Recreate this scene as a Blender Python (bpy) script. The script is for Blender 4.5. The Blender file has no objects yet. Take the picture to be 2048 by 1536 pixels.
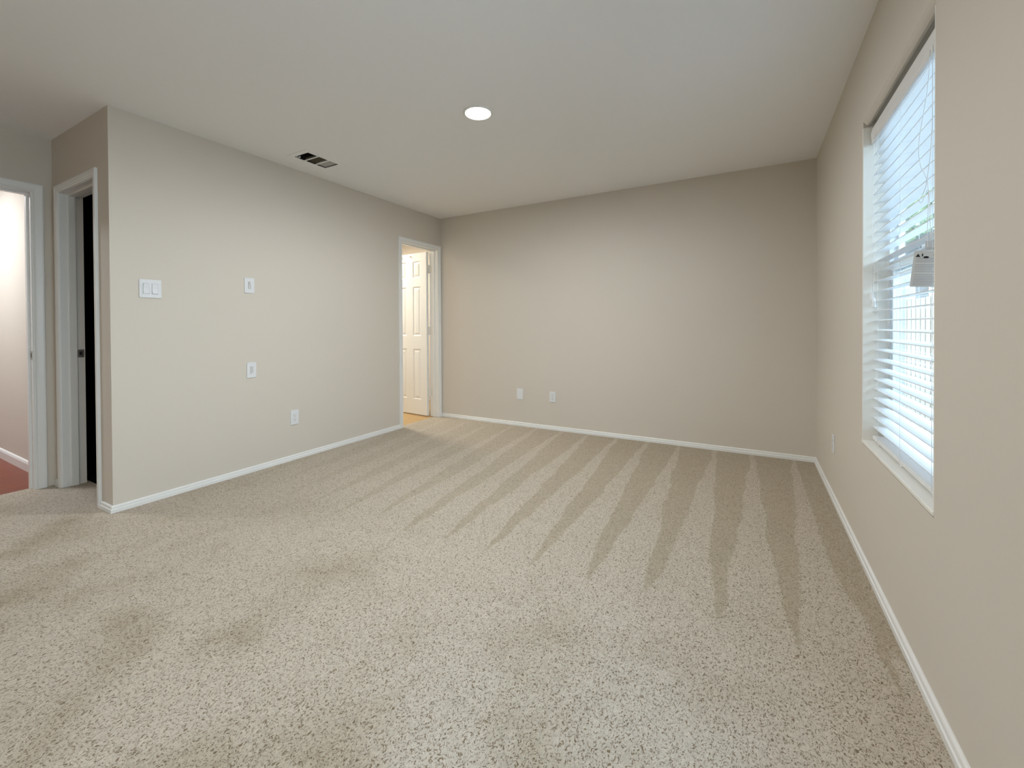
import bpy, bmesh, math, random
from mathutils import Vector, Matrix
random.seed(7)
R = math.radians
scene = bpy.context.scene
col = scene.collection

# ------------------------------------------------------------------ camera
F_PX, CY, YAW, PITCH, ROLL, CAM_H = 852.48, 660.92, 0.5100, 0.0092, -0.0053, 1.1061
cam_d = bpy.data.cameras.new('camera'); cam = bpy.data.objects.new('camera', cam_d); col.objects.link(cam)
fw = Vector((-math.sin(YAW)*math.cos(PITCH), math.cos(YAW)*math.cos(PITCH), -math.sin(PITCH)))
rt = Vector((math.cos(YAW), math.sin(YAW), 0)); up = rt.cross(fw)
r2 = rt*math.cos(ROLL) + up*math.sin(ROLL); u2 = -rt*math.sin(ROLL) + up*math.cos(ROLL)
m = Matrix((r2, u2, -fw)).transposed().to_4x4(); m.translation = Vector((0, 0, CAM_H))
cam.matrix_world = m
cam_d.sensor_width = 36; cam_d.lens = F_PX/2048*36
cam_d.shift_y = -(768-CY)/2048
cam_d.clip_start = 0.02; cam_d.clip_end = 200
scene.camera = cam

# ------------------------------------------------------------------ view, world
scene.view_settings.view_transform = 'Standard'
scene.view_settings.look = 'None'
scene.view_settings.exposure = 0.12
scene.view_settings.gamma = 1.0
scene.view_settings.use_curve_mapping = False
scene.cycles.use_denoising = True
scene.cycles.max_bounces = 12
scene.cycles.diffuse_bounces = 8
scene.cycles.sample_clamp_indirect = 6

w = bpy.data.worlds.new('daylight'); scene.world = w; w.use_nodes = True
nt = w.node_tree; nt.nodes.clear()
wo = nt.nodes.new('ShaderNodeOutputWorld'); bg = nt.nodes.new('ShaderNodeBackground')
tc = nt.nodes.new('ShaderNodeTexCoord'); sx = nt.nodes.new('ShaderNodeSeparateXYZ'); cr = nt.nodes.new('ShaderNodeValToRGB')
cr.color_ramp.elements[0].position = 0.0; cr.color_ramp.elements[0].color = (0.74, 0.89, 1.0, 1)
cr.color_ramp.elements[1].position = 0.7; cr.color_ramp.elements[1].color = (0.44, 0.69, 1.0, 1)
nt.links.new(tc.outputs['Generated'], sx.inputs[0]); nt.links.new(sx.outputs['Z'], cr.inputs[0])
nt.links.new(cr.outputs[0], bg.inputs['Color']); bg.inputs['Strength'].default_value = 7.4
nt.links.new(bg.outputs[0], wo.inputs[0])

# the room's measures
H = 2.44
XL, YB, XR, YA, XA = -3.344, 4.177, 0.461, 1.054, -4.310
YREAR = -3.0
T = 0.12
WY0, WY1, WZ0, WZ1 = 1.670, 2.540, 0.567, 2.050     # window seen in the photo
W2Y0, W2Y1 = 0.20, 1.07                            # unseen second window, added beside the camera for daylight

def light(name, kind, loc, rot, energy, color, **kw):
    d = bpy.data.lights.new(name, kind); d.energy = energy; d.color = color
    for k, v in kw.items(): setattr(d, k, v)
    o = bpy.data.objects.new(name, d); o.location = loc; o.rotation_euler = rot; col.objects.link(o)
    return o
light('sun', 'SUN', (0, 0, 8), (R(14), R(-34), 0), 4.0, (1.0, 0.95, 0.86), angle=R(0.6))
# sky comes in through the right wall's window and a second, added one
light('added_window_fill', 'AREA', (XR+0.14, (W2Y0+W2Y1)/2, 1.31), (0, R(90), 0), 8.5, (0.64, 0.82, 1.0), shape='RECTANGLE', size=1.45, size_y=0.85, spread=R(115))  # area lamp added in the unseen window to brighten the room
pw2 = light('added_window_portal', 'AREA', (XR+0.14, (W2Y0+W2Y1)/2, 1.31), (0, R(90), 0), 1, (1, 1, 1), shape='RECTANGLE', size=1.49, size_y=0.88); pw2.data.cycles.is_portal = True
pw = light('window_portal', 'AREA', (XR+0.14, (WY0+WY1)/2, 1.31), (0, R(90), 0), 1, (1, 1, 1), shape='RECTANGLE', size=1.49, size_y=0.88); pw.data.cycles.is_portal = True
light('unseen_hall_lamp', 'AREA', (-5.5, 0.2, 2.40), (0, 0, 0), 45, (0.95, 0.97, 1.0), size=0.4)  # unseen lamp, added to light the hall
light('unseen_bath_lamp', 'AREA', (-4.6, 3.85, 2.40), (0, 0, 0), 48, (1.0, 0.94, 0.82), size=0.4)  # unseen lamp, added to light the bathroom

# ------------------------------------------------------------------ materials
def mat(name, color, rough=0.6, spec=0.3, metal=0.0, emit=None, es=0, bump=None, sub=None):
    mm = bpy.data.materials.new(name); mm.use_nodes = True
    n = mm.node_tree.nodes; l = mm.node_tree.links; b = n['Principled BSDF']
    b.inputs['Base Color'].default_value = (*color, 1); b.inputs['Roughness'].default_value = rough
    b.inputs['Specular IOR Level'].default_value = spec; b.inputs['Metallic'].default_value = metal
    if emit: b.inputs['Emission Color'].default_value = (*emit, 1); b.inputs['Emission Strength'].default_value = es
    t = n.new('ShaderNodeTexCoord'); ns = n.new('ShaderNodeTexNoise')
    l.new(t.outputs['Object'], ns.inputs['Vector'])
    sc, st, di = bump if bump else (60, 0.02, 0.0005)
    ns.inputs['Scale'].default_value = sc; ns.inputs['Detail'].default_value = 3
    bp = n.new('ShaderNodeBump'); bp.inputs['Strength'].default_value = st; bp.inputs['Distance'].default_value = di
    l.new(ns.outputs['Fac'], bp.inputs['Height']); l.new(bp.outputs[0], b.inputs['Normal'])
    return mm
M = {}
M['paint'] = mat('beige_wall_paint', (0.61, 0.568, 0.505), 0.75, 0.15, bump=(140, 0.10, 0.0015))
M['ceil'] = mat('ceiling_paint', (0.82, 0.825, 0.83), 0.85, 0.1, bump=(110, 0.10, 0.0015))
M['trim'] = mat('white_trim_paint', (0.76, 0.77, 0.76), 0.35, 0.4)
M['liner'] = mat('window_return_paint', (0.80, 0.79, 0.74), 0.4, 0.3)
M['plate'] = mat('white_plastic', (0.70, 0.72, 0.74), 0.3, 0.4)
M['slot'] = mat('dark_slot', (0.10, 0.10, 0.10), 0.6)
M['grey_plate'] = mat('grey_plastic', (0.45, 0.46, 0.45), 0.4)
M['gap'] = mat('rocker_gap_shade', (0.50, 0.52, 0.54), 0.5)  # grey rocker surround colours in the shade line at the gap
M['metal'] = mat('satin_nickel', (0.55, 0.52, 0.47), 0.35, 0.5, 1.0)
M['hinge'] = mat('painted_hinge', (0.72, 0.71, 0.66), 0.4)
M['slat'] = mat('white_slat', (0.76, 0.77, 0.77), 0.35, 0.4)
M['cord'] = mat('white_cord', (0.75, 0.77, 0.78), 0.8)
M['vinyl'] = mat('white_vinyl_frame', (0.80, 0.81, 0.81), 0.35, 0.4)
M['lens'] = mat('lamp_lens', (1, 1, 1), 0.5, emit=(1.0, 0.97, 0.92), es=6)
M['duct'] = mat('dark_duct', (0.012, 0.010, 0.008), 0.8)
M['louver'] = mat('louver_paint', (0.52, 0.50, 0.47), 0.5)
M['dim'] = mat('shaded_louver', (0.10, 0.085, 0.055), 0.6)  # louver paint darkened, the bay's shade put into its colour
M['closet'] = mat('closet_shade_black', (0.004, 0.004, 0.004), 0.9, 0.05)  # near-black colour stands in for the darkness of the unlit closet
M['tag'] = mat('tag_card', (0.66, 0.67, 0.67), 0.6)
M['print'] = mat('grey_print', (0.36, 0.37, 0.42), 0.7)
M['printdark'] = mat('black_print', (0.02, 0.02, 0.02), 0.7)
M['printyel'] = mat('olive_print', (0.42, 0.38, 0.25), 0.7)
M['fence'] = mat('fence_board', (0.30, 0.27, 0.23), 0.8, 0.1, bump=(9, 0.2, 0.004))
M['siding'] = mat('pale_siding', (0.36, 0.37, 0.37), 0.7, 0.1)
M['roof'] = mat('roof_shingle', (0.16, 0.15, 0.15), 0.9, 0.1, bump=(12, 0.5, 0.01))
M['leaf'] = mat('leaf_green', (0.26, 0.34, 0.16), 0.6, 0.2)
M['bark'] = mat('bark', (0.14, 0.10, 0.07), 0.9, bump=(20, 0.6, 0.01))
M['lawn'] = mat('pale_gravel', (0.30, 0.32, 0.34), 0.9, 0.1, bump=(30, 0.6, 0.02))

# glass
g = bpy.data.materials.new('window_glass'); g.use_nodes = True
n = g.node_tree.nodes; l = g.node_tree.links; n.clear()
o_ = n.new('ShaderNodeOutputMaterial'); mx = n.new('ShaderNodeMixShader'); tr = n.new('ShaderNodeBsdfTransparent'); gl = n.new('ShaderNodeBsdfGlossy'); lw = n.new('ShaderNodeLayerWeight'); fr = n.new('ShaderNodeMath'); fr.operation = 'POWER'; fr.inputs[1].default_value = 5; l.new(lw.outputs['Facing'], fr.inputs[0])
tr.inputs[0].default_value = (0.95, 0.98, 0.98, 1); gl.inputs['Roughness'].default_value = 0.02; lw.inputs[0].default_value = 0.5
l.new(fr.outputs[0], mx.inputs[0]); l.new(tr.outputs[0], mx.inputs[1]); l.new(gl.outputs[0], mx.inputs[2]); l.new(mx.outputs[0], o_.inputs[0])
M['glass'] = g

# wood floors
def wood(name, c1, c2, rough, plank, along_x):
    mm = bpy.data.materials.new(name); mm.use_nodes = True
    n = mm.node_tree.nodes; l = mm.node_tree.links; b = n['Principled BSDF']
    t = n.new('ShaderNodeTexCoord'); mp = n.new('ShaderNodeMapping')
    mp.inputs['Rotation'].default_value = (0, 0, 0 if along_x else R(90))
    br = n.new('ShaderNodeTexBrick'); br.inputs['Scale'].default_value = 1
    br.inputs['Brick Width'].default_value = 0.9; br.inputs['Row Height'].default_value = plank
    br.inputs['Mortar Size'].default_value = 0.0012
    br.inputs['Color1'].default_value = (*c1, 1); br.inputs['Color2'].default_value = (*c2, 1)
    br.inputs['Mortar'].default_value = (c1[0]*.25, c1[1]*.25, c1[2]*.25, 1)
    l.new(t.outputs['Object'], mp.inputs[0]); l.new(mp.outputs[0], br.inputs['Vector'])
    l.new(br.outputs['Color'], b.inputs['Base Color']); b.inputs['Roughness'].default_value = rough
    return mm
M['redwood'] = wood('red_wood_floor', (0.17, 0.024, 0.006), (0.20, 0.032, 0.008), 0.28, 0.10, False)
M['tanwood'] = wood('tan_vinyl_floor', (0.42, 0.27, 0.11), (0.46, 0.31, 0.14), 0.4, 0.15, True)

# carpet
def carpet():
    mm = bpy.data.materials.new('beige_cut_pile_carpet'); mm.use_nodes = True
    n = mm.node_tree.nodes; l = mm.node_tree.links; b = n['Principled BSDF']
    b.inputs['Roughness'].default_value = 0.95; b.inputs['Specular IOR Level'].default_value = 0.08
    b.inputs['Sheen Weight'].default_value = 0.15
    geo = n.new('ShaderNodeNewGeometry'); sp = n.new('ShaderNodeSeparateXYZ'); l.new(geo.outputs['Position'], sp.inputs[0])
    def ma(op, a, b_=None, c=None, clamp=False):
        q = n.new('ShaderNodeMath'); q.operation = op; q.use_clamp = clamp
        for i, v in enumerate((a, b_, c)):
            if v is None: continue
            if isinstance(v, (int, float)): q.inputs[i].default_value = v
            else: l.new(v, q.inputs[i])
        return q.outputs[0]
    def noise(scale, detail=2, vec=None, rough=0.5):
        q = n.new('ShaderNodeTexNoise'); q.inputs['Scale'].default_value = scale; q.inputs['Detail'].default_value = detail
        q.inputs['Roughness'].default_value = rough
        l.new(vec or geo.outputs['Position'], q.inputs['Vector']); return q.outputs['Fac']
    X, Y = sp.outputs['X'], sp.outputs['Y']
    # vacuum strokes: pile brushed away and towards the window wall alternately, wedges starting 1.7 m into the room
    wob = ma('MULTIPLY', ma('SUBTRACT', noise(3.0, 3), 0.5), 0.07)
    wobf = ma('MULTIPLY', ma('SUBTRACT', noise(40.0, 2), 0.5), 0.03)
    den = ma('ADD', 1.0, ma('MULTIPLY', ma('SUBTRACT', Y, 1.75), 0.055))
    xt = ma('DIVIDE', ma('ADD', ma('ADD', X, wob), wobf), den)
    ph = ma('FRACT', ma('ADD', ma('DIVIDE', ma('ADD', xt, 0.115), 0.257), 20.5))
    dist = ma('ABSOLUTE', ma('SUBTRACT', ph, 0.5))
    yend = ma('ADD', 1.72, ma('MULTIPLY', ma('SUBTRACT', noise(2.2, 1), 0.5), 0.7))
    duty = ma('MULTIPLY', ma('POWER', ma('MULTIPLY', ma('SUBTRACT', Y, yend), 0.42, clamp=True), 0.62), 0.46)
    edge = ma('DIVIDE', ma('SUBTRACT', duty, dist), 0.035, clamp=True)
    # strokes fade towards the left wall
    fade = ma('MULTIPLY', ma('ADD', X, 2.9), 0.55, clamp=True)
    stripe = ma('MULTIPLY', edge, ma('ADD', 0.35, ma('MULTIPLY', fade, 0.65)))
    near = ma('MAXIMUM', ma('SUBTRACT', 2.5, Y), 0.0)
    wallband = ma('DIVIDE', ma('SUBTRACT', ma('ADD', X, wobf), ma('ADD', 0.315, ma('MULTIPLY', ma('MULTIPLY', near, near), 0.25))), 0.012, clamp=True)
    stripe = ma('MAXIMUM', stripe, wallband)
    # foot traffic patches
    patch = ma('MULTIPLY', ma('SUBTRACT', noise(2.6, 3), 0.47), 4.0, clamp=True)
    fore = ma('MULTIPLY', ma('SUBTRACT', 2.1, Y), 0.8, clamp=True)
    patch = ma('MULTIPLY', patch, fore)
    # yarn tufts
    mp = n.new('ShaderNodeMapping'); mp.inputs['Scale'].default_value = (1.0, 0.7, 1.0); l.new(geo.outputs['Position'], mp.inputs[0])
    wv = n.new('ShaderNodeTexNoise'); wv.inputs['Scale'].default_value = 60; wv.inputs['Detail'].default_value = 2
    l.new(mp.outputs[0], wv.inputs['Vector'])
    mixv = n.new('ShaderNodeMix'); mixv.data_type = 'VECTOR'; mixv.inputs['Factor'].default_value = 0.02
    l.new(mp.outputs[0], mixv.inputs['A']); l.new(wv.outputs['Color'], mixv.inputs['B'])
    vo = n.new('ShaderNodeTexVoronoi'); vo.inputs['Scale'].default_value = 230; vo.inputs['Randomness'].default_value = 1
    l.new(mixv.outputs['Result'], vo.inputs['Vector'])
    fine = ma('ADD', ma('MULTIPLY', noise(165, 2, mixv.outputs['Result'], 0.5), 0.55), ma('MULTIPLY', noise(330, 2, mixv.outputs['Result'], 0.5), 0.45))
    fleck = ma('MULTIPLY', ma('SUBTRACT', 0.475, fine), 11.0, clamp=True)
    tone = ma('MULTIPLY', 1.0, ma('ADD', 0.87, ma('MULTIPLY', vo.outputs['Color'], 0.28)))
    tone = ma('MULTIPLY', tone, ma('ADD', 0.96, ma('MULTIPLY', noise(14, 3), 0.08)))
    mc = n.new('ShaderNodeMix'); mc.data_type = 'RGBA'; mc.blend_type = 'MULTIPLY'; mc.inputs['Factor'].default_value = 1
    mc.inputs['A'].default_value = (0.500, 0.442, 0.360, 1)
    l.new(tone, mc.inputs['B'])
    src = mc.outputs['Result']
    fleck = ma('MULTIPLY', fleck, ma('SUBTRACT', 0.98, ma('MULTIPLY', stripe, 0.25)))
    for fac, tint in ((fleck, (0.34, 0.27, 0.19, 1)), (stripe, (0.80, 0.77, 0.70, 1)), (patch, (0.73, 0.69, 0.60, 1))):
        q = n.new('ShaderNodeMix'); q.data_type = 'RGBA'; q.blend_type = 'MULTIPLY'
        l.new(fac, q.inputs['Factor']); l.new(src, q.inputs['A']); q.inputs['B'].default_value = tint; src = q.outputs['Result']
    l.new(src, b.inputs['Base Color'])
    bp = n.new('ShaderNodeBump'); bp.inputs['Strength'].default_value = 0.7; bp.inputs['Distance'].default_value = 0.007
    l.new(fine, bp.inputs['Height']); l.new(bp.outputs[0], b.inputs['Normal'])
    return mm
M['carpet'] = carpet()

# ------------------------------------------------------------------ mesh helpers
class MB:
    def __init__(s): s.bm = bmesh.new()
    def box(s, x0, x1, y0, y1, z0, z1, bev=0, seg=2):
        b = bmesh.new()
        bmesh.ops.create_cube(b, size=1)
        for v in b.verts: v.co = Vector((x0+(v.co.x+.5)*(x1-x0), y0+(v.co.y+.5)*(y1-y0), z0+(v.co.z+.5)*(z1-z0)))
        if bev: bmesh.ops.bevel(b, geom=b.edges[:], offset=bev, segments=seg, affect='EDGES', profile=0.5)
        s.merge(b); return s
    def merge(s, b, mtx=None):
        if mtx: bmesh.ops.transform(b, matrix=mtx, verts=b.verts[:])
        me = bpy.data.meshes.new('t'); b.to_mesh(me); b.free(); s.bm.from_mesh(me); bpy.data.meshes.remove(me)
    def prism(s, loop, a, b_, fn):
        """closed 2D loop extruded from a to b_; fn(p, q, t) -> xyz"""
        A = [s.bm.verts.new(fn(p, q, a)) for p, q in loop]; B = [s.bm.verts.new(fn(p, q, b_)) for p, q in loop]
        k = len(loop)
        for i in range(k): s.bm.faces.new((A[i], A[(i+1) % k], B[(i+1) % k], B[i]))
        s.bm.faces.new(A[::-1]); s.bm.faces.new(B); return s
    def tube(s, pts, r, k=8, cap=True):
        pts = [Vector(p) for p in pts]; rings = []
        for i, p in enumerate(pts):
            d = (pts[min(i+1, len(pts)-1)] - pts[max(i-1, 0)]).normalized()
            a = d.orthogonal().normalized() if i == 0 else (rings_a - d*rings_a.dot(d)).normalized()
            rings_a = a; bb = d.cross(a)
            rr = r[i] if isinstance(r, (list, tuple)) else r
            rings.append([s.bm.verts.new(p + (a*math.cos(2*math.pi*j/k) + bb*math.sin(2*math.pi*j/k))*rr) for j in range(k)])
        for q in range(len(rings)-1):
            for j in range(k): s.bm.faces.new((rings[q][j], rings[q][(j+1) % k], rings[q+1][(j+1) % k], rings[q+1][j]))
        if cap: s.bm.faces.new(rings[0][::-1]); s.bm.faces.new(rings[-1])
        return s
    def lathe(s, prof, loc, k=48, closed_ends=True):
        """prof: list of (radius, z)"""
        rings = []
        for r_, z in prof:
            rings.append([s.bm.verts.new((loc[0]+r_*math.cos(2*math.pi*j/k), loc[1]+r_*math.sin(2*math.pi*j/k), loc[2]+z)) for j in range(k)])
        for q in range(len(rings)-1):
            for j in range(k): s.bm.faces.new((rings[q][j], rings[q][(j+1) % k], rings[q+1][(j+1) % k], rings[q+1][j]))
        if closed_ends: s.bm.faces.new(rings[0][::-1]); s.bm.faces.new(rings[-1])
        return s
    def build(s, name, material, parent=None, smooth=False):
        bmesh.ops.recalc_face_normals(s.bm, faces=s.bm.faces[:])
        me = bpy.data.meshes.new(name); s.bm.to_mesh(me); s.bm.free(); me.materials.append(material)
        if smooth:
            for p in me.polygons: p.use_smooth = True
            try: me.set_sharp_from_angle(angle=R(35))
            except Exception: pass
        o = bpy.data.objects.new(name, me); col.objects.link(o)
        if parent:
            o.parent = parent; o.matrix_parent_inverse = parent.matrix_world.inverted()
        return o
def struct(o): o['kind'] = 'structure'; return o
def tag(o, label, cat, group=None):
    o['label'] = label; o['category'] = cat
    if group: o['group'] = group
    return o
def empty(name, loc=(0, 0, 0), rz=0):
    o = bpy.data.objects.new(name, None); o.location = loc; o.rotation_euler = (0, 0, rz); o.empty_display_size = 0.05
    col.objects.link(o); o.matrix_world = Matrix.Translation(loc) @ Matrix.Rotation(rz, 4, 'Z'); return o

def slab_holes(mb, ax, t0, t1, u0, u1, v0, v1, holes):
    """slab of thickness t0..t1 along axis ax over the u,v rectangle minus rectangular holes"""
    us = sorted({u0, u1, *[h[0] for h in holes], *[h[1] for h in holes]}); vs = sorted({v0, v1, *[h[2] for h in holes], *[h[3] for h in holes]})
    us = [u for u in us if u0 <= u <= u1]; vs = [v for v in vs if v0 <= v <= v1]
    bm = mb.bm; cache = {}
    def P(u, v, t): return {0: (t, u, v), 1: (u, t, v), 2: (u, v, t)}[ax]
    def V(i, j, k):
        if (i, j, k) not in cache: cache[(i, j, k)] = bm.verts.new(P(us[i], vs[j], (t0, t1)[k]))
        return cache[(i, j, k)]
    def solid(i, j):
        if i < 0 or j < 0 or i >= len(us)-1 or j >= len(vs)-1: return False
        cu, cv = (us[i]+us[i+1])/2, (vs[j]+vs[j+1])/2
        return not any(h[0] < cu < h[1] and h[2] < cv < h[3] for h in holes)
    for i in range(len(us)-1):
        for j in range(len(vs)-1):
            if not solid(i, j): continue
            for k in (0, 1): bm.faces.new((V(i, j, k), V(i+1, j, k), V(i+1, j+1, k), V(i, j+1, k)))
            for (di, dj, a, b) in ((-1, 0, (i, j), (i, j+1)), (1, 0, (i+1, j), (i+1, j+1)), (0, -1, (i, j), (i+1, j)), (0, 1, (i, j+1), (i+1, j+1))):
                if not solid(i+di, j+dj): bm.faces.new((V(*a, 0), V(*b, 0), V(*b, 1), V(*a, 1)))
    return mb

# ------------------------------------------------------------------ shell
DF = (3.508, 4.116, 2.045)          # far doorway in the left wall: y0, y1, top
DA = (-4.175, -3.560, 2.045)        # alcove doorway: x0, x1, top
DH = (0.215, 0.947, 2.045)          # hall doorway: y0, y1, top
VENT = (-3.105, -2.930, 2.080, 2.362)

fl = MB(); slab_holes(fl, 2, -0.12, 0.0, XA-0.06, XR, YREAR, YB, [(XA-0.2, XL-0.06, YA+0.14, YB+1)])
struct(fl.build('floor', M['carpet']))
f2 = MB().box(-7.0, XA-0.06, YREAR, YA, -0.12, -0.004); struct(f2.build('floor_hall', M['redwood']))
f3 = MB().box(-6.2, XL-0.06, 3.0, 5.2, -0.12, -0.004); struct(f3.build('floor_bath', M['tanwood']))
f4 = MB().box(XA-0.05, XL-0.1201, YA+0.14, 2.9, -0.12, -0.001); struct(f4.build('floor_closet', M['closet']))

c = MB(); slab_holes(c, 2, H, H+0.10, -7.1, XR+0.2, YREAR-0.1, 5.3, [VENT]); struct(c.build('ceiling', M['ceil']))

wl = MB(); slab_holes(wl, 0, XL-T, XL, YA+T, YB, 0, H, [(DF[0]-.018, DF[1]+.018, -1, DF[2]+.018)]); struct(wl.build('wall_left', M['paint']))
wb = MB().box(XL-T, XR+0.2, YB, YB+T, 0, H); struct(wb.build('wall_back', M['paint']))
wr = MB(); slab_holes(wr, 0, XR, XR+0.15, YREAR, YB, 0, H, [(WY0-.012, WY1+.012, WZ0-.02, WZ1), (W2Y0, W2Y1, WZ0, WZ1)]); struct(wr.build('wall_right', M['paint']))
wa = MB(); slab_holes(wa, 1, YA, YA+T, -7.0, XL, 0, H, [(DA[0]-.018, DA[1]+.018, -1, DA[2]+.018)]); struct(wa.build('wall_alcove', M['paint']))
wh = MB(); slab_holes(wh, 0, XA-T, XA, YREAR, YA, 0, H, [(DH[0]-.018, DH[1]+.018, -1, DH[2]+.018)]); struct(wh.build('wall_hall', M['paint']))
wk = MB().box(-7.0, XR+0.2, YREAR-0.1, YREAR, 0, H); struct(wk.build('wall_rear', M['paint']))
struct(MB().box(-7.1, -7.0, YREAR, 5.2, 0, H).build('wall_hall_end', M['paint']))
b_ = MB().box(-6.2, XL-T, 5.0, 5.1, 0, H); b_.box(-6.3, -6.2, 3.0, 5.1, 0, H); b_.box(-6.2, XL-T, 3.0, 3.1, 0, H); b_.box(XL-T, XL-T+0.1, YB+T, 5.1, 0, H)
struct(b_.build('wall_bath', M['paint']))
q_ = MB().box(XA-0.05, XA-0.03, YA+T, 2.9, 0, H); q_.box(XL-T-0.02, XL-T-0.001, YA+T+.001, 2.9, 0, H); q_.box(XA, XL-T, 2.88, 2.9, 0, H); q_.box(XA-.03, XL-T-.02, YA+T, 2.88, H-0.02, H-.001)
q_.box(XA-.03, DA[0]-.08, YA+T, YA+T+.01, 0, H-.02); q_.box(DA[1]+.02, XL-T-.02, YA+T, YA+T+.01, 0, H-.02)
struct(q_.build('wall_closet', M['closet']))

# baseboards: two-band profile (d out from the wall, z up)
BBP = [(0, 0), (.015, 0), (.015, .020), (.0125, .0225), (.0105, .0225), (.0105, .036), (.0085, .040), (.004, .042), (0, .042)]
def baseboard(name, a, b, normal, ea=0, eb=0):
    a, b, nrm = Vector((*a, 0)), Vector((*b, 0)), Vector((*normal, 0)); d = (b-a).normalized()
    mb = MB(); bm = mb.bm
    # ea/eb: +1 mitre round an outside corner, -1 into an inside corner
    A = [bm.verts.new(a + nrm*p + Vector((0, 0, q)) - d*p*ea) for p, q in BBP]; B = [bm.verts.new(b + nrm*p + Vector((0, 0, q)) + d*p*eb) for p, q in BBP]
    k = len(BBP)
    for i in range(k): bm.faces.new((A[i], A[(i+1) % k], B[(i+1) % k], B[i]))
    bm.faces.new(A[::-1]); bm.faces.new(B)
    return struct(mb.build(name, M['trim']))
CW = 0.052
baseboard('baseboard_left', (XL, YA), (XL, DF[0]-CW), (1, 0), 1, 0)
baseboard('baseboard_back', (XL, YB), (XR, YB), (0, -1), -1, -1)
baseboard('baseboard_right', (XR, YREAR), (XR, YB), (-1, 0), 0, -1)
baseboard('baseboard_alcove', (DA[1]+CW, YA), (XL, YA), (0, -1), 0, 1)
baseboard('baseboard_alcove_corner', (XA, YA), (DA[0]-CW, YA), (0, -1), -1, 0)
bh = MB(); bh.prism([(0, 0), (.014, 0), (.014, .06), (.009, .075), (0, .08)], -7.0, XA-T, lambda p, q, t: (t, YA-p, q-.004)); struct(bh.build('baseboard_hall', M['trim']))

# casings: profile (d out from the opening edge, h off the wall), mitred round the opening
def casing(mb, u0, u1, top, fn, w=CW, bottom=0.0):
    prof = [(0.004, 0), (0.004, .008), (.010, .011), (.018, .009), (.024, .012), (w-.010, .016), (w-.002, .015), (w, .010), (w, 0)]
    corners = [(lambda d: (u0-d, bottom)), (lambda d: (u0-d, top+d)), (lambda d: (u1+d, top+d)), (lambda d: (u1+d, bottom))]
    rings = [[mb.bm.verts.new(fn(*cf(d), h)) for d, h in prof] for cf in corners]
    k = len(prof)
    for s_ in range(3):
        for i in range(k): mb.bm.faces.new((rings[s_][i], rings[s_][(i+1) % k], rings[s_+1][(i+1) % k], rings[s_+1][i]))
    mb.bm.faces.new(rings[0]); mb.bm.faces.new(rings[3][::-1])
def jamb(mb, u0, u1, top, t0, t1, stop, axis, base=0.0):
    """frame boards 18 mm, stops; t along the wall's depth. axis 0: wall plane x, u=y ; axis 1: wall plane y, u=x"""
    def bx(ua, ub, ta, tb, za, zb):
        if axis == 0: mb.box(ta, tb, ua, ub, za, zb)
        else: mb.box(ua, ub, ta, tb, za, zb)
    bx(u0-.018, u0, t0, t1, base, top); bx(u1, u1+.018, t0, t1, base, top); bx(u0-.018, u1+.018, t0, t1, top, top+.018)
    s0, s1 = stop
    bx(u0, u0+.011, s0, s1, base, top-.011); bx(u1-.011, u1, s0, s1, base, top-.011); bx(u0, u1, s0, s1, top-.011, top)

# far doorway (door_1): frame, casing, open six-panel slab
d1 = struct(empty('door_1', (XL-T/2, (DF[0]+DF[1])/2, 0)))
mb = MB(); casing(mb, DF[0], DF[1], DF[2], lambda u, v, h: (XL+h, u, v)); mb.build('casing', M['trim'], d1)
mb = MB(); casing(mb, DF[0], DF[1], DF[2], lambda u, v, h: (XL-T-h, u, v)); mb.build('casing', M['trim'], d1)
mb = MB(); jamb(mb, DF[0], DF[1], DF[2], XL-T-.001, XL+.001, (XL-T+.040, XL-T+.075), 0); mb.build('frame', M['trim'], d1)
def panel_slab(W, HH, TH):
    """door leaf: x 0..W from the hinge edge, y 0..TH, z 0..HH, raised panels on both faces"""
    mb = MB(); bm = mb.bm
    st = .105; ml = .120
    pw = (W-2*st-ml)/2
    us = [(st, st+pw), (st+pw+ml, W-st)]
    vs = [(.19, .82), (.985, 1.60), (1.71, HH-.10)]
    holes = [(a, b, c_, d_) for a, b in us for c_, d_ in vs]
    xs = sorted({0, W, *[h[0] for h in holes], *[h[1] for h in holes]}); zs = sorted({0, HH, *[h[2] for h in holes], *[h[3] for h in holes]})
    for y, sg in ((0, 1), (TH, -1)):
        for i in range(len(xs)-1):
            for j in range(len(zs)-1):
                x0, x1, z0, z1 = xs[i], xs[i+1], zs[j], zs[j+1]
                if any(abs(h[0]-x0) < 1e-6 and abs(h[2]-z0) < 1e-6 for h in holes):
                    steps = [(0, 0), (.010, .007), (.016, .007), (.020, .006), (.040, .001)]
                    prev = None
                    for ins, dep in steps:
                        ring = [bm.verts.new((a, y+sg*dep, c_)) for a, c_ in ((x0+ins, z0+ins), (x1-ins, z0+ins), (x1-ins, z1-ins), (x0+ins, z1-ins))]
                        if prev:
                            for k in range(4): bm.faces.new((prev[k], prev[(k+1) % 4], ring[(k+1) % 4], ring[k]))
                        prev = ring
                    bm.faces.new(prev)
                else:
                    bm.faces.new([bm.verts.new(p) for p in ((x0, y, z0), (x1, y, z0), (x1, y, z1), (x0, y, z1))])
    for a, b in (((0, 0), (W, 0)), ((0, HH), (W, HH))):
        bm.faces.new([bm.verts.new(p) for p in ((a[0], 0, a[1]), (b[0], 0, b[1]), (b[0], TH, b[1]), (a[0], TH, a[1]))])
    for x in (0, W):
        bm.faces.new([bm.verts.new(p) for p in ((x, 0, 0), (x, TH, 0), (x, TH, HH), (x, 0, HH))])
    bmesh.ops.remove_doubles(bm, verts=bm.verts[:], dist=1e-5)
    return mb
leaf = panel_slab(.600, 2.018, .035)
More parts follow.
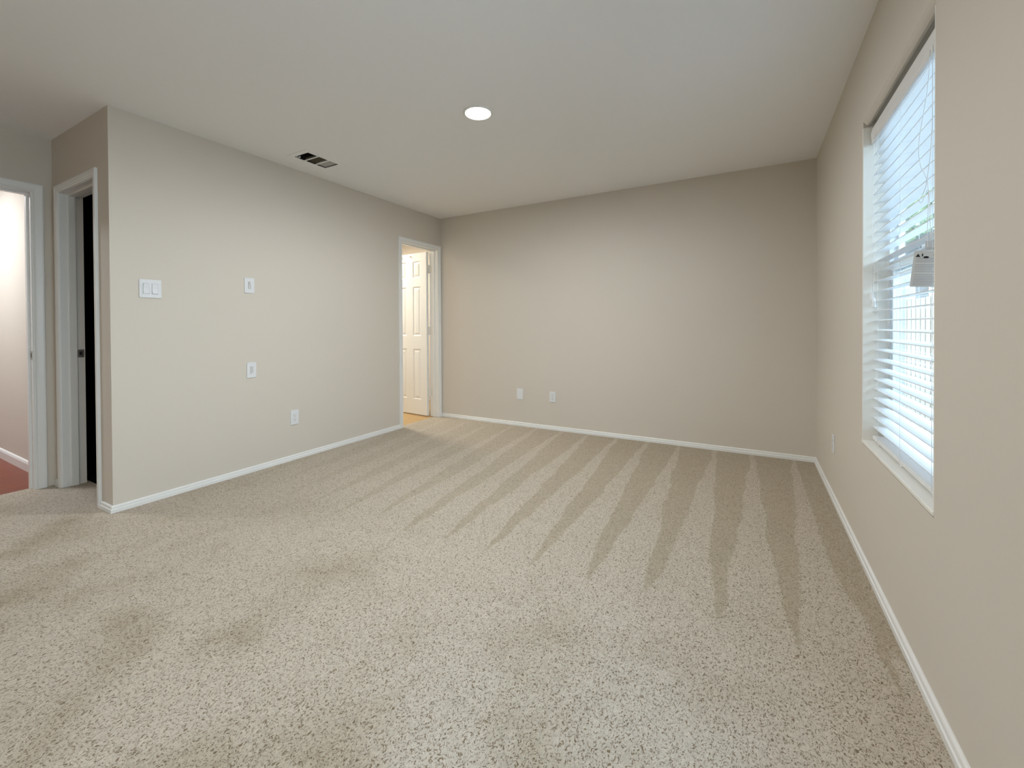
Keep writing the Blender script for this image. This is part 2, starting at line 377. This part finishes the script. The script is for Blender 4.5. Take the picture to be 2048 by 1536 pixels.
PIV = Vector((XL-T-.010, DF[1]-.003, 0)); ANG = R(180-5)   # leaf direction, 100 degrees open
leaf_dir = Vector((math.cos(ANG), math.sin(ANG), 0)); leaf_n = Vector((-leaf_dir.y, leaf_dir.x, 0))
# local y grows towards -n side: keep the face turned to the room at the greater distance from the pivot
mtx = Matrix((leaf_dir, -leaf_n if leaf_n.y > 0 else leaf_n, Vector((0, 0, 1)))).transposed().to_4x4()
yv = mtx.col[1].to_3d()
mtx.translation = PIV + leaf_dir*.002 + yv*.010 + Vector((0, 0, .012))
bmesh.ops.transform(leaf.bm, matrix=mtx, verts=leaf.bm.verts[:])
lf = leaf.build('leaf', M['trim'], d1)
for z in (.30, 1.06, 1.82):
    hb = MB(); hb.tube([(PIV.x, PIV.y-.001, z-.048), (PIV.x, PIV.y-.001, z+.048)], .0075, 12)
    hb.tube([(PIV.x, PIV.y-.001, z-.052), (PIV.x, PIV.y-.001, z-.048)], .005, 12); hb.tube([(PIV.x, PIV.y-.001, z+.048), (PIV.x, PIV.y-.001, z+.053)], .005, 12)
    hb.box(PIV.x, XL-T+.030, DF[1]-.0025, DF[1], z-.046, z+.046)
    p0 = PIV + yv*.008; p1 = PIV + yv*.042
    a_ = p0; b2 = p1; nn = leaf_dir*.0022
    q4 = [a_-nn*1.2, b2-nn*1.2, b2+nn*.6, a_+nn*.6]
    lo = [hb.bm.verts.new((v.x, v.y, z-.046)) for v in q4]; hi = [hb.bm.verts.new((v.x, v.y, z+.046)) for v in q4]
    for k in range(4): hb.bm.faces.new((lo[k], lo[(k+1) % 4], hi[(k+1) % 4], hi[k]))
    hb.bm.faces.new(lo[::-1]); hb.bm.faces.new(hi)
    hb.build('hinge', M['hinge'], lf)
for xo in (.28, .44):
    hk = MB(); pp = mtx @ Vector((xo, .035, 1.985)); hk.tube([pp, pp+yv*.010], .006, 10); hk.tube([pp+yv*.010, pp+yv*.013], .009, 10); hk.build('hook', M['grey_plate'], lf)

# alcove doorway (door_2): no leaf in view, closet behind coloured near-black for its darkness
d2 = struct(empty('door_2', ((DA[0]+DA[1])/2, YA+T/2, 0)))
mb = MB(); casing(mb, DA[0], DA[1], DA[2], lambda u, v, h: (u, YA-h, v)); mb.build('casing', M['trim'], d2)
mb = MB(); jamb(mb, DA[0], DA[1], DA[2], YA-.001, YA+T+.001, (YA+.042, YA+.078), 1); mb.build('frame', M['trim'], d2)
sp = MB(); sp.box(DA[0], DA[0]+.0018, YA+.080, YA+.116, .902, .958, .0006, 1); s_o = sp.build('strike_plate', M['metal'], d2)
MB().box(DA[0]+.0015, DA[0]+.0022, YA+.090, YA+.106, .918, .944).build('latch_hole', M['printdark'], s_o)
# hall doorway (door_3)
d3 = struct(empty('door_3', (XA-T/2, (DH[0]+DH[1])/2, 0)))
mb = MB(); casing(mb, DH[0], DH[1], DH[2], lambda u, v, h: (XA+h, u, v), w=.060); mb.build('casing', M['trim'], d3)
mb = MB(); jamb(mb, DH[0], DH[1], DH[2], XA-T-.001, XA+.001, (XA-.078, XA-.042), 0, base=0); mb.build('frame', M['trim'], d3)
sp = MB(); sp.box(XA-.038, XA-.004, DH[1]-.0018, DH[1], .895, .955, .0006, 1); s_o = sp.build('strike_plate', M['metal'], d3)
MB().box(XA-.028, XA-.014, DH[1]-.0022, DH[1]-.0012, .910, .940).build('latch_hole', M['printdark'], s_o)

# ------------------------------------------------------------------ window_1
w1 = struct(empty('window_1', (XR+.1, (WY0+WY1)/2, WZ0)))
FX0, FX1 = .548, .592
# painted returns (both sides) and the sill board
for ya_, yb_ in ((WY1, WY1+.012), (WY0-.012, WY0)):
    MB().box(XR-.002 if ya_ > 2 else XR+.0015, FX1, ya_, yb_, WZ0-.012, WZ1-.030).build('side_return', M['liner'], w1)
MB().box(XR-.004, FX1, WY0-.012, WY1+.012, WZ0-.014, WZ0, .002, 1).build('sill', M['liner'], w1)
# rounded drywall bead under the head with its shadow gap
hd = MB(); hd.prism([(XR+.0005, WZ1), (XR+.0005, WZ1-.004), (XR+.006, WZ1-.014), (XR+.016, WZ1-.020), (XR+.026, WZ1-.018), (XR+.030, WZ1-.010), (XR+.030, WZ1)], WY0, WY1, lambda p, q, t: (p, t, q)); hd.build('head_bead', M['paint'], w1, True)
fr_ = MB()
fr_.box(FX0, FX1, WY1-.030, WY1, WZ0, WZ1); fr_.box(FX0, FX1, WY0, WY0+.030, WZ0, WZ1)
fr_.box(FX0, FX1, WY0+.03, WY1-.03, WZ1-.030, WZ1); fr_.box(FX0, FX1, WY0+.03, WY1-.03, WZ0, WZ0+.035)
fr_.build('window_frame', M['vinyl'], w1)
ZM = 1.365
def sash(name, x0, x1, z0, z1, sw):
    s_ = MB(); y0, y1 = WY0+.030, WY1-.030
    s_.box(x0, x1, y0, y0+sw, z0, z1, .002, 1); s_.box(x0, x1, y1-sw, y1, z0, z1, .002, 1)
    s_.box(x0+.001, x1-.001, y0+sw, y1-sw, z0, z0+.042); s_.box(x0+.001, x1-.001, y0+sw, y1-sw, z1-.042, z1)
    so = s_.build(name, M['vinyl'], w1)
    MB().box((x0+x1)/2-.002, (x0+x1)/2+.002, y0+sw-.004, y1-sw+.004, z0+.040, z1-.040).build('glass_pane', M['glass'], so)
sash('upper_sash', .572, .589, ZM-.02, WZ1-.030, .028)
sash('lower_sash', .552, .570, WZ0+.035, ZM+.025, .030)
lk = MB(); lk.box(.555, .575, 2.08, 2.13, ZM+.026, ZM+.038, .003, 2); lk.tube([(.566, 2.105, ZM+.038), (.566, 2.105, ZM+.046), ], .006, 10); lk.box(.547, .568, 2.100, 2.110, ZM+.040, ZM+.047, .002, 1); lk.build('sash_lock', M['vinyl'], w1)
# unseen window added beside the camera to let in more daylight
w2 = struct(empty('added_window_2', (XR+.1, (W2Y0+W2Y1)/2, WZ0)))
f_ = MB(); slab_holes(f_, 0, .55, .59, W2Y0, W2Y1, WZ0, WZ1, [(W2Y0+.05, W2Y1-.05, WZ0+.05, ZM-.03), (W2Y0+.05, W2Y1-.05, ZM+.03, WZ1-.05)]); f_.build('window_frame', M['vinyl'], w2)
MB().box(.570, .574, W2Y0+.045, W2Y1-.045, WZ0+.045, WZ1-.045).build('glass_pane', M['glass'], w2)

# ------------------------------------------------------------------ blind
BY0, BY1 = WY0+.010, WY1-.012
SX0, SX1 = .494, .543
bl = tag(empty('venetian_blind', (.52, (BY0+BY1)/2, WZ0+.01)), 'white wide-slat venetian blind with open slats hanging inside the window', 'blind')
hr = MB(); hr.box(.500, .545, BY0, BY1, 1.962, 2.012); hr.build('headrail', M['slat'], bl)
va = MB(); va.prism([(.488, 1.938), (.488, 1.958), (.4855, 1.964), (.4855, 1.990), (.489, 1.999), (.489, 2.006), (.498, 2.006), (.498, 1.938)], BY0-.004, BY1+.006, lambda p, q, t: (p, t, q)); va.build('valance', M['slat'], bl)
TILT = R(5)
def slat_mesh(z, th=.0028, sag=0):
    s_ = MB(); k = 6; loop = []
    for i in range(k+1):
        t = i/k; x = SX0+(SX1-SX0)*t; loop.append((x, z + (x-SX0)*math.tan(TILT) + .0018*math.sin(math.pi*t) + th/2))
    for i in range(k, -1, -1):
        t = i/k; x = SX0+(SX1-SX0)*t; loop.append((x, z + (x-SX0)*math.tan(TILT) + .0018*math.sin(math.pi*t) - th/2))
    s_.prism(loop, BY0, BY1, lambda p, q, t: (p, t, q)); return s_
NS = 30; PITCH_S = .0445; base = .634
s0 = slat_mesh(0).build('slat', M['slat'], bl, True)
s0.location.z += base
for i in range(1, NS):
    c_ = s0.copy(); col.objects.link(c_); c_.parent = bl; c_.matrix_parent_inverse = s0.matrix_parent_inverse.copy(); c_.location = s0.location.copy(); c_.location.z += i*PITCH_S
br = MB(); br.box(SX0-.001, SX1+.001, BY0, BY1, .577, .594, .003, 2); rail = br.build('bottom_rail', M['slat'], bl)
LAD = (1.79, 2.115, 2.44)
for y in LAD:
    ld = MB()
    for x in (SX0-.002, SX1+.002): ld.tube([(x, y, 1.965), (x, y, .585)], .0007, 6)
    for i in range(NS):
        z = base + i*PITCH_S - .003; ld.tube([(SX0-.002, y+.004, z), (SX1+.002, y+.004, z+(SX1-SX0)*math.tan(TILT))], .0005, 4)
    ld.build('ladder_cord', M['cord'], bl)
    bt = MB(); bt.tube([(SX0+.006, y, .577), (SX0+.006, y, .569)], [.0075, .006], 12); bt.build('cord_button', M['slat'], rail)
# tassel cords on the far side
for y, zt in ((2.505, 1.235), (2.470, 1.205)):
    tc_ = MB(); tc_.tube([(.487, y-.03, 1.96), (.485, y-.008, 1.6), (.484, y, zt+.018)], .0008, 6); lc = tc_.build('lift_cord', M['cord'], bl)
    ts = MB(); ts.lathe([(.0035, .020), (.006, .016), (.0075, .004), (.0095, -.014), (.0100, -.020), (.006, -.021)], (.484, y, zt), 16); ts.build('tassel', M['slat'], lc, True)
# tilt cords on the near side: two loose loops
def cat_pts(pts, k=8):
    out = []; P = [Vector(p) for p in pts]; P = [P[0]]+P+[P[-1]]
    for i in range(1, len(P)-2):
        for j in range(k):
            t = j/k; a, b, c2, d = P[i-1], P[i], P[i+1], P[i+2]
            out.append(.5*((2*b)+(-a+c2)*t+(2*a-5*b+4*c2-d)*t*t+(-a+3*b-3*c2+d)*t**3))
    out.append(P[-2]); return out
for pts in ([(.487, 1.80, 1.96), (.484, 1.805, 1.85), (.476, 1.85, 1.70), (.478, 1.845, 1.62), (.484, 1.80, 1.54), (.482, 1.795, 1.40), (.481, 1.79, 1.345)],
            [(.487, 1.775, 1.96), (.486, 1.775, 1.70), (.480, 1.80, 1.545), (.472, 1.83, 1.505), (.476, 1.82, 1.495), (.483, 1.79, 1.52), (.485, 1.78, 1.36)]):
    MB().tube(cat_pts(pts), .0010, 6).build('tilt_cord', M['cord'], bl)

# ------------------------------------------------------------------ warning tags on the tilt cord
def card(name, o, ux, uz, w_, h_, label, prints):
    """card with lower left corner o, width direction ux, height direction uz (unit vectors)"""
    ux, uz = Vector(ux).normalized(), Vector(uz).normalized(); nr = ux.cross(uz).normalized()
    e = tag(empty(name, o), label, 'tag')
    m_ = Matrix((ux, nr, uz)).transposed().to_4x4(); m_.translation = Vector(o)
    def B(nm, mt, lst, y0, y1, par):
        q = MB()
        for it in lst:
            if len(it) == 4: q.box(it[0], it[1], y0, y1, it[2], it[3])
            else: q.prism([(it[0]+it[2]*math.cos(t*math.pi/10), it[1]+it[3]*math.sin(t*math.pi/10)) for t in range(20)], y0, y1, lambda p, r_, t: (p, t, r_)) if it[4] == 'o' else \
                q.prism([(it[0]-it[2], it[1]-it[3]), (it[0]+it[2], it[1]-it[3]), (it[0], it[1]+it[3])], y0, y1, lambda p, r_, t: (p, t, r_))
        bmesh.ops.transform(q.bm, matrix=m_, verts=q.bm.verts[:]); return q.build(nm, mt, par)
    cd = B('card', M['tag'], [(0, w_, 0, h_)], -.0004, .0004, e)
    for nm, mt, lst in prints: B(nm, mt, lst, .0003, .0009, cd)
    return e
lines = []; z = .088; random.seed(3)
for i in range(17):
    if i in (3, 9): z -= .0045; continue
    lines.append((.006, .006+.050*random.uniform(.8, 1.0), z, z+.0013)); z -= .0052
card('warning_tag', (.4375, 1.785, 1.225), (1, -.10, -.09), (.10, 0, 1), .060, .112,
     'printed white warning tag with lines of grey text hanging on the blind cord', [
     ('printed_text', M['print'], lines),
     ('warning_symbol', M['printdark'], [(.010, .098, .006, .005, 't'), (.020, .099, .0015, .005, 'o')]),
     ('oval_mark', M['printdark'], [(.029, .092, .0065, .0035, 'o')]),
     ('corner_print', M['printyel'], [(.045, .056, .096, .104)])])
card('small_tag', (.4775, 1.800, 1.337), (1, -.1, -.02), (.02, 0, 1), .030, .030, 'small blank white tag on the blind cord above the printed warning tag', [
     ('printed_line', M['print'], [(.003, .027, .004, .005), (.003, .027, .008, .009)])])

# ------------------------------------------------------------------ wall plates
def frame_fn(kind, c0):
    """local (u right, v up, h out) -> world for plates on the left, back and right walls, seen from the room"""
    if kind == 'left': return Matrix(((0, 1, 0), (0, 0, 1), (1, 0, 0))).transposed().to_4x4(), Vector((XL, *c0))
    if kind == 'back': return Matrix(((1, 0, 0), (0, 0, 1), (0, -1, 0))).transposed().to_4x4(), Vector((c0[0], YB, c0[1]))
    return Matrix(((0, -1, 0), (0, 0, 1), (-1, 0, 0))).transposed().to_4x4(), Vector((XR, *c0))
def plate(name, side, c0, w_, h_, label, cat, parts, rz=0):
    m_, o = frame_fn(side, c0)
    m_ = m_ @ Matrix.Rotation(rz, 4, 'Z'); m_.translation = o
    e = tag(empty(name, o), label, cat)
    def P(nm, fn, mt, par, smooth=False):
        q = MB(); fn(q); bmesh.ops.transform(q.bm, matrix=m_, verts=q.bm.verts[:]); return q.build(nm, mt, par, smooth)
    cp = P('cover_plate', lambda q: q.box(-w_/2, w_/2, -h_/2, h_/2, 0, .006, .0025, 3), M['plate'], e)
    parts(P, e, cp); return e
def screw(P, par, u, v): P('screw', lambda q: q.tube([(u, v, .0058), (u, v, .0070)], .0028, 12), M['plate'], par)
def rocker(P, par, u, up=True):
    P('rocker_frame', lambda q: q.box(u-.0172, u+.0172, -.034, .034, .0055, .0072, .0006, 1), M['gap'], par)
    a, b = (.0085, .0115) if up else (.0115, .0085)
    P('rocker', lambda q: q.prism([(-.031, .007), (-.031, a), (0, .0082), (.031, b), (.031, .007)], u-.0145, u+.0145, lambda p, r_, t: (t, p, r_)), M['plate'], par)
def two_gang(P, e, cp):
    rocker(P, e, -.023); rocker(P, e, .023, False)
    for u in (-.023, .023):
        for v in (-.048, .048): screw(P, cp, u, v)
    # bowed edge of the clear film still stuck on the left gang
    P('film_edge', lambda q: q.tube([(-.052, .050, .0062), (-.050, .025, .0066), (-.045, .0, .0068), (-.043, -.022, .0066), (-.046, -.050, .0062)], .0014, 6), M['plate'], e, True)
plate('light_switch', 'left', (1.250, 1.359), .116, .116, 'wide white two-gang rocker light switch nearest the alcove corner on the left wall', 'light switch', two_gang)
def toggle(P, e, cp):
    P('slide_channel', lambda q: q.box(-.010, .010, -.026, .029, .0055, .0068), M['grey_plate'], e)
    P('slide_rail', lambda q: q.box(-.0035, .0035, -.023, .023, .0066, .0085, .001, 1), M['plate'], e)
    P('slide_knob', lambda q: q.box(-.0055, .0055, .012, .022, .0068, .0150, .002, 2), M['plate'], e)
    screw(P, cp, 0, .042); screw(P, cp, 0, -.042)
plate('dimmer_switch', 'left', (1.866, 1.430), .074, .116, 'single white slider dimmer switch set high on the left wall', 'light switch', toggle)
def low(P, e, cp):
    P('insert', lambda q: q.box(-.0165, .0165, -.033, .033, .0055, .0075, .0006, 1), M['plate'], e)
    P('insert_slot', lambda q: (q.box(-.011, -.003, -.028, .029, .0074, .0080), q.box(.002, .009, -.020, .029, .0074, .0080)), M['grey_plate'], e)
    screw(P, cp, 0, .048); screw(P, cp, 0, -.048)
plate('wall_plate', 'left', (1.876, .783), .070, .118, 'white wall plate with a recessed insert midway down the left wall below the dimmer', 'wall plate', low)
def outlet_parts(P, e, cp):
    P('receptacle', lambda q: q.box(-.0168, .0168, -.0335, .0335, .0055, .0075, .0008, 1), M['plate'], e)
    for v in (.017, -.017):
        P('socket_slots', lambda q: (q.box(-.0085, -.0062, v-.001, v+.008, .0070, .0079), q.box(.0055, .0078, v-.001, v+.0065, .0070, .0079), q.tube([(0, v-.009, .0070), (0, v-.009, .0079)], .0028, 10)), M['slot'], e)
    screw(P, cp, 0, .048); screw(P, cp, 0, -.048)
plate('power_outlet', 'left', (2.225, .354), .074, .122, 'white duplex power outlet low on the left wall', 'power outlet', outlet_parts)
plate('blank_plate', 'back', (-2.238, .355), .078, .122, 'plain white blank wall plate low on the back wall left of the outlet', 'wall plate', lambda P, e, cp: (screw(P, cp, 0, .042), screw(P, cp, 0, -.042)))
plate('power_outlet', 'back', (-1.842, .352), .072, .114, 'small white power outlet low on the back wall right of the blank plate', 'power outlet', outlet_parts)
plate('power_outlet', 'right', (3.345, .354), .072, .116, 'white power outlet on the window wall seen almost edge-on near the far corner', 'power outlet', outlet_parts)

# ------------------------------------------------------------------ recessed ceiling lamp
LC = (-1.482, 2.230)
lamp = tag(empty('recessed_light', (*LC, H)), 'round glowing recessed ceiling light in a slim white ring', 'ceiling light')
q = MB(); q.lathe([(.094, 0), (.094, -.003), (.090, -.007), (.082, -.008), (.079, -.006), (.078, -.0005)], (*LC, H), 64, False); q.build('trim_ring', M['trim'], lamp, True)
q = MB(); q.lathe([(.078, -.002), (.078, -.005), (.060, -.009), (.035, -.012), (.008, -.013)], (*LC, H), 64); q.build('lens', M['lens'], lamp, True)
light('recessed_lamp', 'AREA', (*LC, H-.0145), (0, 0, 0), 30, (0.96, 0.985, 1.0), shape='DISK', size=.15)
light('recessed_lamp', 'SPOT', (*LC, H-.03), (0, 0, 0), 16, (0.96, 0.985, 1.0), shadow_soft_size=.015, spot_size=R(177), spot_blend=.40)
for k, (x, y) in enumerate(((-0.55, -1.0), (-2.6, -1.2))):      # unseen ceiling lamps, added behind the camera as fill
    lp = tag(empty('recessed_light', (x, y, H)), 'added round recessed fill light behind the camera, ' + ('nearer the window wall' if k == 0 else 'nearer the hall'), 'ceiling light')
    q = MB(); q.lathe([(.094, 0), (.094, -.003), (.090, -.007), (.082, -.008), (.079, -.006), (.078, -.0005)], (x, y, H), 48, False); q.build('trim_ring', M['trim'], lp, True)
    q = MB(); q.lathe([(.078, -.002), (.078, -.005), (.060, -.009), (.008, -.013)], (x, y, H), 48); q.build('lens', M['lens'], lp, True)
    light('added_ceiling_fill', 'SPOT', (x, y, H-.03), (0, 0, 0), (90, 4)[k], (1.0, 0.985, 0.94), shadow_soft_size=.03, spot_size=R(176), spot_blend=.45)

# ------------------------------------------------------------------ ceiling register
vt = tag(empty('ceiling_vent', (-3.02, 2.22, H)), 'white three-bay ceiling air vent with two dark open bays', 'vent')
vx0, vx1, vy0, vy1 = VENT
q = MB(); bays = [(vy0+.002, vy0+.088), (vy0+.098, vy0+.184), (vy0+.194, vy0+.280)]
slab_holes(q, 2, H-.005, H-.0002, vx0-.030, vx1+.030, vy0-.036, vy1+.034, [(vx0+.002, vx1-.002, a, b) for a, b in bays]); q.build('face_plate', M['ceil'], vt)
q = MB(); q.box(vx0+.0, vx0+.002, vy0, vy1, H, H+.18); q.box(vx1-.002, vx1, vy0, vy1, H, H+.18); q.box(vx0+.002, vx1-.002, vy0, vy0+.002, H, H+.18); q.box(vx0+.002, vx1-.002, vy1-.002, vy1, H, H+.18); q.box(vx0, vx1, vy0, vy1, H+.18, H+.182)
q.build('duct', M['duct'], vt)
def louvers(bay, tilt, mt, n=6):
    q = MB(); a, b = bay
    for i in range(n):
        yc = a + (b-a)*(i+.5)/n; dy = .009*math.sin(tilt); dz = .009*math.cos(tilt)
        q.prism([(yc-dy-.0005, H+.012-dz), (yc-dy+.0005, H+.012-dz), (yc+dy+.0005, H+.012+dz), (yc+dy-.0005, H+.012+dz)], vx0+.003, vx1-.003, lambda p, r_, t: (t, p, r_))
    q.build('louvers', mt, vt)
louvers(bays[0], R(59), M['duct'], 5); louvers(bays[1], R(-35), M['dim'], 7); louvers(bays[2], R(-40), M['louver'], 9)  # first two bays' louvers carry their shade in the colour
q = MB(); q.box(vx0+.006, vx0+.030, vy0+.034, vy0+.040, H-.002, H+.010); q.box(vx0+.004, vx0+.020, vy0+.020, vy0+.024, H-.001, H+.006); q.build('broken_louver', M['trim'], vt)  # white pieces of a broken louver in the first bay

# ------------------------------------------------------------------ outside
gnd = MB().box(XR+.2, 40, -20, 60, -.45, -.40); struct(gnd.build('ground', M['lawn']))
# board fence running along the side yard
FXX = 1.75
fn_ = tag(empty('fence', (FXX, 8, -.4)), 'pale wooden board fence along the side yard outside the window', 'fence')
q = MB(); y = -1.0
while y < 24:
    q.box(FXX, FXX+.02, y, y+.135, -.38, 1.42+random.uniform(-.004, .004)); y += .165
q.build('boards', M['fence'], fn_)
q = MB(); [q.box(FXX+.02, FXX+.06, -1, 24, z_, z_+.09) for z_ in (-.1, .55, 1.15)]; q.build('rails', M['fence'], fn_)
for i in range(11):
    MB().box(FXX+.02, FXX+.11, -.9+i*2.4, -.81+i*2.4, -.4, 1.45).build('post', M['fence'], fn_)
# neighbour's house
hs = tag(empty('house', (9, 12, -.4)), 'pale neighbouring house with white corner boards beyond the fence', 'house')
q = MB(); q.box(3.6, 12, 9, 19, -.4, 3.0); q.build('walls', M['siding'], hs)
q = MB(); q.prism([(3.1, 2.95), (12.5, 2.95), (7.8, 5.0)], 8.5, 19.5, lambda p, r_, t: (p, t, r_)); q.build('roof', M['roof'], hs)
for y_ in (9.0, 18.9): MB().box(3.56, 3.6, y_, y_+.12, -.4, 2.95).build('corner_board', M['trim'], hs)
for y_ in (10.5, 13.0, 16.0):
    fo = MB().box(3.53, 3.6, y_, y_+1.0, .6, 2.1).build('window', M['trim'], hs)
    MB().box(3.52, 3.535, y_+.07, y_+.93, .67, 2.03).build('window_pane', M['slot'], fo)
# tree
def tree(x, y, g0, hc, r, label):
    t = tag(empty('tree', (x, y, g0)), label, 'tree')
    q = MB(); q.tube([(x, y, g0), (x+.05, y, hc*.5), (x, y+.1, hc)], [.2, .14, .06], 10)
    for k in range(5):
        a = k*1.3; q.tube([(x+.03, y, hc*.6), (x+math.cos(a)*r*.6, y+math.sin(a)*r*.6, hc)], [.07, .02], 6)
    q.build('trunk', M['bark'], t, True)
    q = MB()
    for k in range(4200):
        u = Vector((random.gauss(0, 1), random.gauss(0, 1), random.gauss(0, 1))).normalized()*r*random.uniform(.35, 1)
        c_ = Vector((x, y, hc)) + Vector((u.x, u.y, u.z*.8)); n_ = Vector((random.uniform(-1, 1), random.uniform(-1, 1), random.uniform(-1, 1))).normalized()
        a = n_.orthogonal().normalized()*.13; b2 = n_.cross(a).normalized()*.08
        vs_ = [q.bm.verts.new(c_+s_) for s_ in (-a, b2, a, -b2)]; q.bm.faces.new(vs_)
    q.build('foliage', M['leaf'], t)
tree(6.3, 23.5, -.4, 5.4, 2.6, 'sunlit leafy tree rising behind the neighbouring house outside the window')
